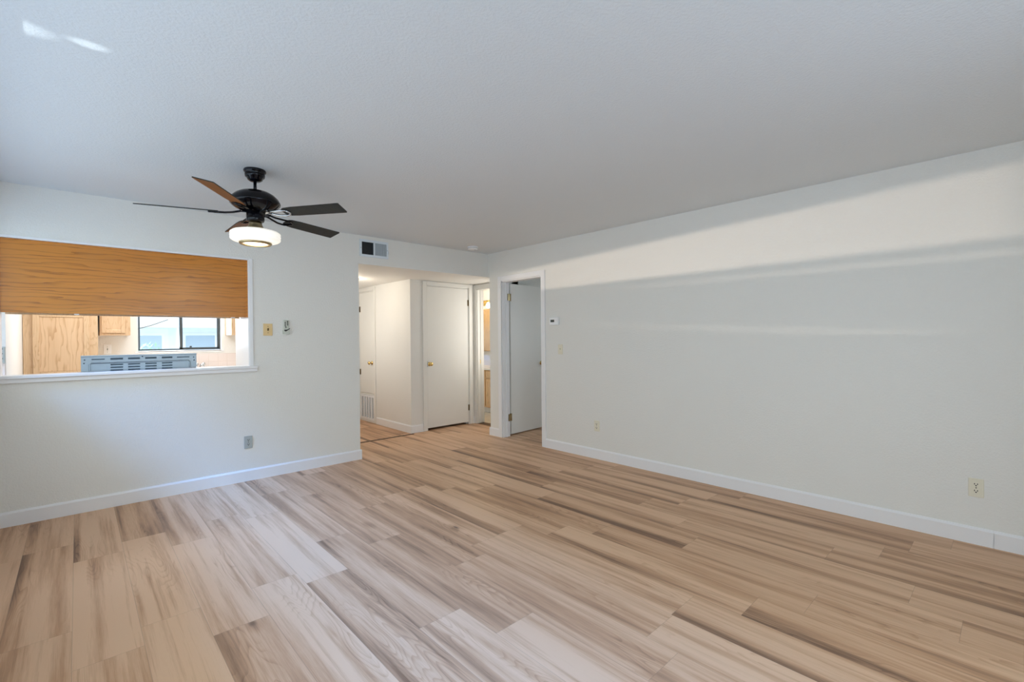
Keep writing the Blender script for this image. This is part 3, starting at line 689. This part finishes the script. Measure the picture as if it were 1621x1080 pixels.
# range seen from behind
rx0, rx1, ry = .020, .784, 5.0
rg_ = thing('kitchen_range', 'back of a kitchen range with a slotted grey steel panel above the sill', 'stove', (.402, 5.33, 0))
T = lambda g: g.xform(Matrix.Translation((-.402, -5.33, 0)))
obj('body', T(G().box(rx0, rx1, ry+.005, 5.66, .02, .905, .004)), M_RANGE, rg_)
obj('cooktop', T(G().box(rx0, rx1, ry+.055, 5.68, .905, .925, .004)), M_BLACKP, rg_)
obj('oven_door', T(G().box(rx0+.01, rx1-.01, 5.66, 5.69, .20, .80, .006)), M_RANGE, rg_)
obj('oven_handle', T(G().tube([(rx0+.08, 5.70, .76), (rx0+.08, 5.73, .76), (rx1-.08, 5.73, .76), (rx1-.08, 5.70, .76)], .011)), M_CHROME, rg_)
obj('backguard', T(G().box(rx0+.006, rx1-.006, ry+.012, ry+.055, .905, 1.188, .006)), M_RANGE, rg_)
zt = 1.196
bp = obj('back_panel', T(G().box(rx0, rx1, ry+.004, ry+.012, .905, zt, .002).box(rx0, rx1, ry-.002, ry+.030, zt-.012, zt, .003)), M_STEEL, rg_)
# raised rail and a pressed recess outline
g = G()
g.tube([(rx0+.050, ry+.003, .93), (rx0+.050, ry+.003, zt-.075), (rx0+.062, ry+.003, zt-.062), (rx1-.062, ry+.003, zt-.062), (rx1-.050, ry+.003, zt-.075), (rx1-.050, ry+.003, .93)], .0055, 8)
obj('pressed_rib', T(g), M_STEEL, bp)
g = G()
for x0, x1 in ((.083, .162), (.197, .276), (.308, .386), (.420, .497), (.533, .607), (.640, .731)):
    e = .012 if x0 < .1 or x0 > .63 else .015
    g.box(x0, x1, ry+.0025, ry+.0045, zt-.024-e, zt-.024 if e > .013 else zt-.028, .0008)
for x0, x1 in ((.197, .276), (.308, .386), (.420, .497), (.533, .607)):
    for z in (1.112, 1.090, 1.067): g.box(x0, x1, ry+.0025, ry+.0045, z, z+.011, .0008)
obj('slots', T(g), M_SLOT, bp)
for x, z in ((rx0+.022, zt-.035), (rx0+.018, zt-.062), (rx1-.022, zt-.035), (rx1-.018, zt-.062), (.402, zt-.018)):
    obj('screw', T(G().lathe([(0, ry-.001), (.004, ry), (.005, ry+.004)], (x, 0, z), 12, 'y')), M_SLOT, bp)
area('kitchen_ceiling_lamp', (.6, 6.2, 2.33), (.6, 6.2, 0), 1.1, .5, 26, (.96, .97, 1.0))
kl = thing('kitchen_ceiling_light', 'flat kitchen ceiling light hidden above the pass-through', 'ceiling light', (.6, 6.2, 2.36))
obj('housing', G().box(-.6, .6, -.3, .3, -.022, 0, .004), M_WHITEP, kl)

# ------------------------------------------------------------------ bathroom
va = thing('bathroom_vanity', 'honey oak bathroom vanity seen through the narrow doorway', 'vanity', (5.47, 6.3, 0))
T = lambda g: g.xform(Matrix.Translation((-5.47, -6.3, 0)))
obj('carcass', T(G().box(5.22, 5.77, 5.4, 7.2, .10, .755)), M_OAKB, va)
obj('toe_kick', T(G().box(5.28, 5.76, 5.4, 7.2, 0, .10)), M_CREAM, va)
obj('countertop', T(G().box(5.18, 5.775, 5.38, 7.22, .755, .785, .006).box(5.755, 5.775, 5.38, 7.22, .785, .89)), M_COUNTER, va)
for i in range(4):
    y0 = 5.42+.44*i
    obj('drawer', T(G().box(5.203, 5.219, y0, y0+.42, .62, .735, .004)), M_OAKB, va)
    d_ = obj('door', T(G().box(5.203, 5.219, y0, y0+.05, .13, .60, .003).box(5.203, 5.219, y0+.37, y0+.42, .13, .60, .003).box(5.203, 5.219, y0+.05, y0+.37, .55, .60, .003).box(5.203, 5.219, y0+.05, y0+.37, .13, .18, .003).box(5.208, 5.216, y0+.05, y0+.37, .18, .55)), M_OAKB, va)
mc = thing('medicine_cabinet', 'warm oak medicine cabinet on the bathroom wall above the vanity', 'medicine cabinet', (5.74, 6.7, 1.06))
obj('body', G().box(-.03, .038, -.7, .7, 0, .80, .004), M_OAKB, mc)
for y in (-.69, -.225, .24): obj('door', G().box(-.045, -.031, y, y+.45, .01, .79, .004), M_OAKB, mc)
vl = thing('vanity_light', 'brass vanity light with warm bulbs above the medicine cabinet', 'wall light', (5.78, 6.7, 1.93))
obj('back_plate', G().box(-.025, -.001, -.45, .45, 0, .10, .004), M_BRASS, vl)
for y in (-.3, 0, .3):
    a_ = obj('arm', G().tube([(-.025, y, .05), (-.07, y, .09), (-.12, y, .09), (-.15, y, .05)], .008), M_BRASS, vl)
    obj('bulb', G().lathe([(0, .05), (.018, .045), (.040, .0), (.046, -.03), (.03, -.06), (0, -.068)], (-.15, y, 0), 20), M_BULB, vl)
point('vanity_lamp', (5.45, 6.5, 2.05), 8, (1.0, .78, .52), .08)
point('bath_lamp', (5.0, 6.6, 2.25), 4, (1.0, .84, .62), .08)

# ------------------------------------------------------------------ outside
struct('ground_outside', G().box(-14, 16, 7.56, 40, -.3, -.2).box(-14, -.60, -12, 7.56, -.3, -.2).box(-.60, 12, -14, -1.13, -.3, -.2), M_CONC, 'pale ground outside the windows', 'ground')
nh = thing('neighbour_house', 'pale neighbouring house with a low gable roof outside the kitchen window', 'house', (2.5, 17, -.2))
T = lambda g: g.xform(Matrix.Translation((-2.5, -17, .2)))
obj('wall', T(G().box(-3.0, 9, 16.0, 20, -.2, 1.75)), M_SIDING, nh)
obj('roof', T(G().prism([(15.2, 1.72), (15.2, 1.86), (18.5, 3.1), (21, 2.0), (21, 1.85)], 0, -3.4, 9.5)), M_ROOFS, nh)
obj('gable', T(G().prism([(-.2, 1.75), (4.4, 1.75), (1.2, 2.55)], 1, 15.1, 17.5)), M_STUCCO, nh)
obj('fascia', T(G().box(-3.4, 9.5, 15.12, 15.2, 1.66, 1.80)), M_STUCCO, nh)
for x0, x1, z0, z1 in ((.9, 1.7, .55, 1.45), (2.25, 2.95, .5, 1.45)):
    f = obj('window', T(G().box(x0-.06, x1+.06, 15.95, 16.0, z0-.06, z1+.06)), M_STUCCO, nh)
    obj('window_pane', T(G().box(x0, x1, 15.93, 15.95, z0, z1)), M_DARKW, f)
for x in (1.95, 3.3): obj('porch_post', T(G().box(x, x+.12, 15.2, 15.32, -.2, 1.70)), M_STUCCO, nh)
fn = thing('light_blocker', 'added slotted fence outside the west window, outside the view', 'blocker', (-4.0, 4.1, -.2))  # unseen boards added so their gaps shape the bands on the right wall
def blocker_board(z0a, z1a, z0b, z1b):     # one board; a and b at its two ends
    g = G(); v = [g.bm.verts.new((x, y, z+.2)) for x in (-.012, .012) for y, z in ((-2.5, z0a), (2.5, z0b), (2.5, z1b), (-2.5, z1a))]
    for f in ((0,1,2,3), (7,6,5,4), (0,4,5,1), (1,5,6,2), (2,6,7,3), (3,7,4,0)): g.bm.faces.new([v[i] for i in f])
    return g
def slant(z, dz): return (z-dz*2.5, z+dz*2.5)   # height at y=1.5, slope
sl = .0534; a0, b0 = slant(1.200, sl); up_ = -.0402
obj('board', blocker_board(-.1, a0-.009, -.1, b0-.009), M_SIDING, fn)
obj('board', blocker_board(a0+.009, 1.316, b0+.009, 1.316), M_SIDING, fn)
obj('board', blocker_board(1.334, 1.358, 1.334, 1.358), M_SIDING, fn)
a1, b1 = slant(1.480, up_)
obj('board', blocker_board(a1, 2.0, b1, 2.0), M_SIDING, fn)
for y in (-2.4, 2.4): obj('post', G().box(-.09, -.012, y-.04, y+.04, 0, 2.2), M_SIDING, fn)
def shrub(label, x, y, w, h, n=260):
    r = thing('shrub', label, 'shrub', (x, y, -.2))
    st = G()
    for i in range(7):
        a = random.uniform(0, 2*PI); st.tube([(0, 0, 0), (.15*math.cos(a)*w, .15*math.sin(a)*w, h*.4), (.35*math.cos(a)*w, .35*math.sin(a)*w, h*.8)], .012, 6)
    obj('stems', st, M_BRONZE, r)
    g = G()
    for i in range(n):
        a = random.uniform(0, 2*PI); q = random.random()**.5; zz = random.uniform(.15, 1.0)
        rr = w*.5*q*math.sin(PI*min(.95, zz*.75+.12)); P = Vector((rr*math.cos(a), rr*math.sin(a), zz*h))
        s = random.uniform(.05, .10); R = Matrix.Rotation(random.uniform(0, 6.28), 4, 'Z') @ Matrix.Rotation(random.uniform(.2, 1.3), 4, 'X')
        vs = [g.bm.verts.new(P + (R @ Vector(p))*s) for p in ((-.35, 0, 0), (0, -.8, .1), (.35, 0, 0), (0, .9, -.1))]
        g.bm.faces.new(vs)
    obj('foliage', g, M_LEAF, r)
shrub('leafy pale green shrub outside the kitchen window, left pane', 1.05, 12.0, 1.1, 1.45)
shrub('lower green shrub outside beside the window divider', 1.75, 13.0, .9, 1.25)
tr = thing('tree', 'bare branched tree outside above the neighbouring roof', 'tree', (.95, 14.0, -.2))
obj('trunk', G().tube([(0, 0, 0), (.03, 0, 1.2), (-.02, 0, 2.4), (0, 0, 3.4)], .05, 8), M_BRONZE, tr)
g = G()
for i in range(26):
    z = random.uniform(1.6, 3.2); a = random.uniform(0, 2*PI); l = random.uniform(.4, 1.0)
    p1 = (l*.5*math.cos(a), l*.5*math.sin(a), z+.12); p2 = (l*math.cos(a), l*math.sin(a), z+random.uniform(.05, .45))
    g.tube([(0, 0, z), p1, p2], .010, 5)
obj('branches', g, M_BRONZE, tr)
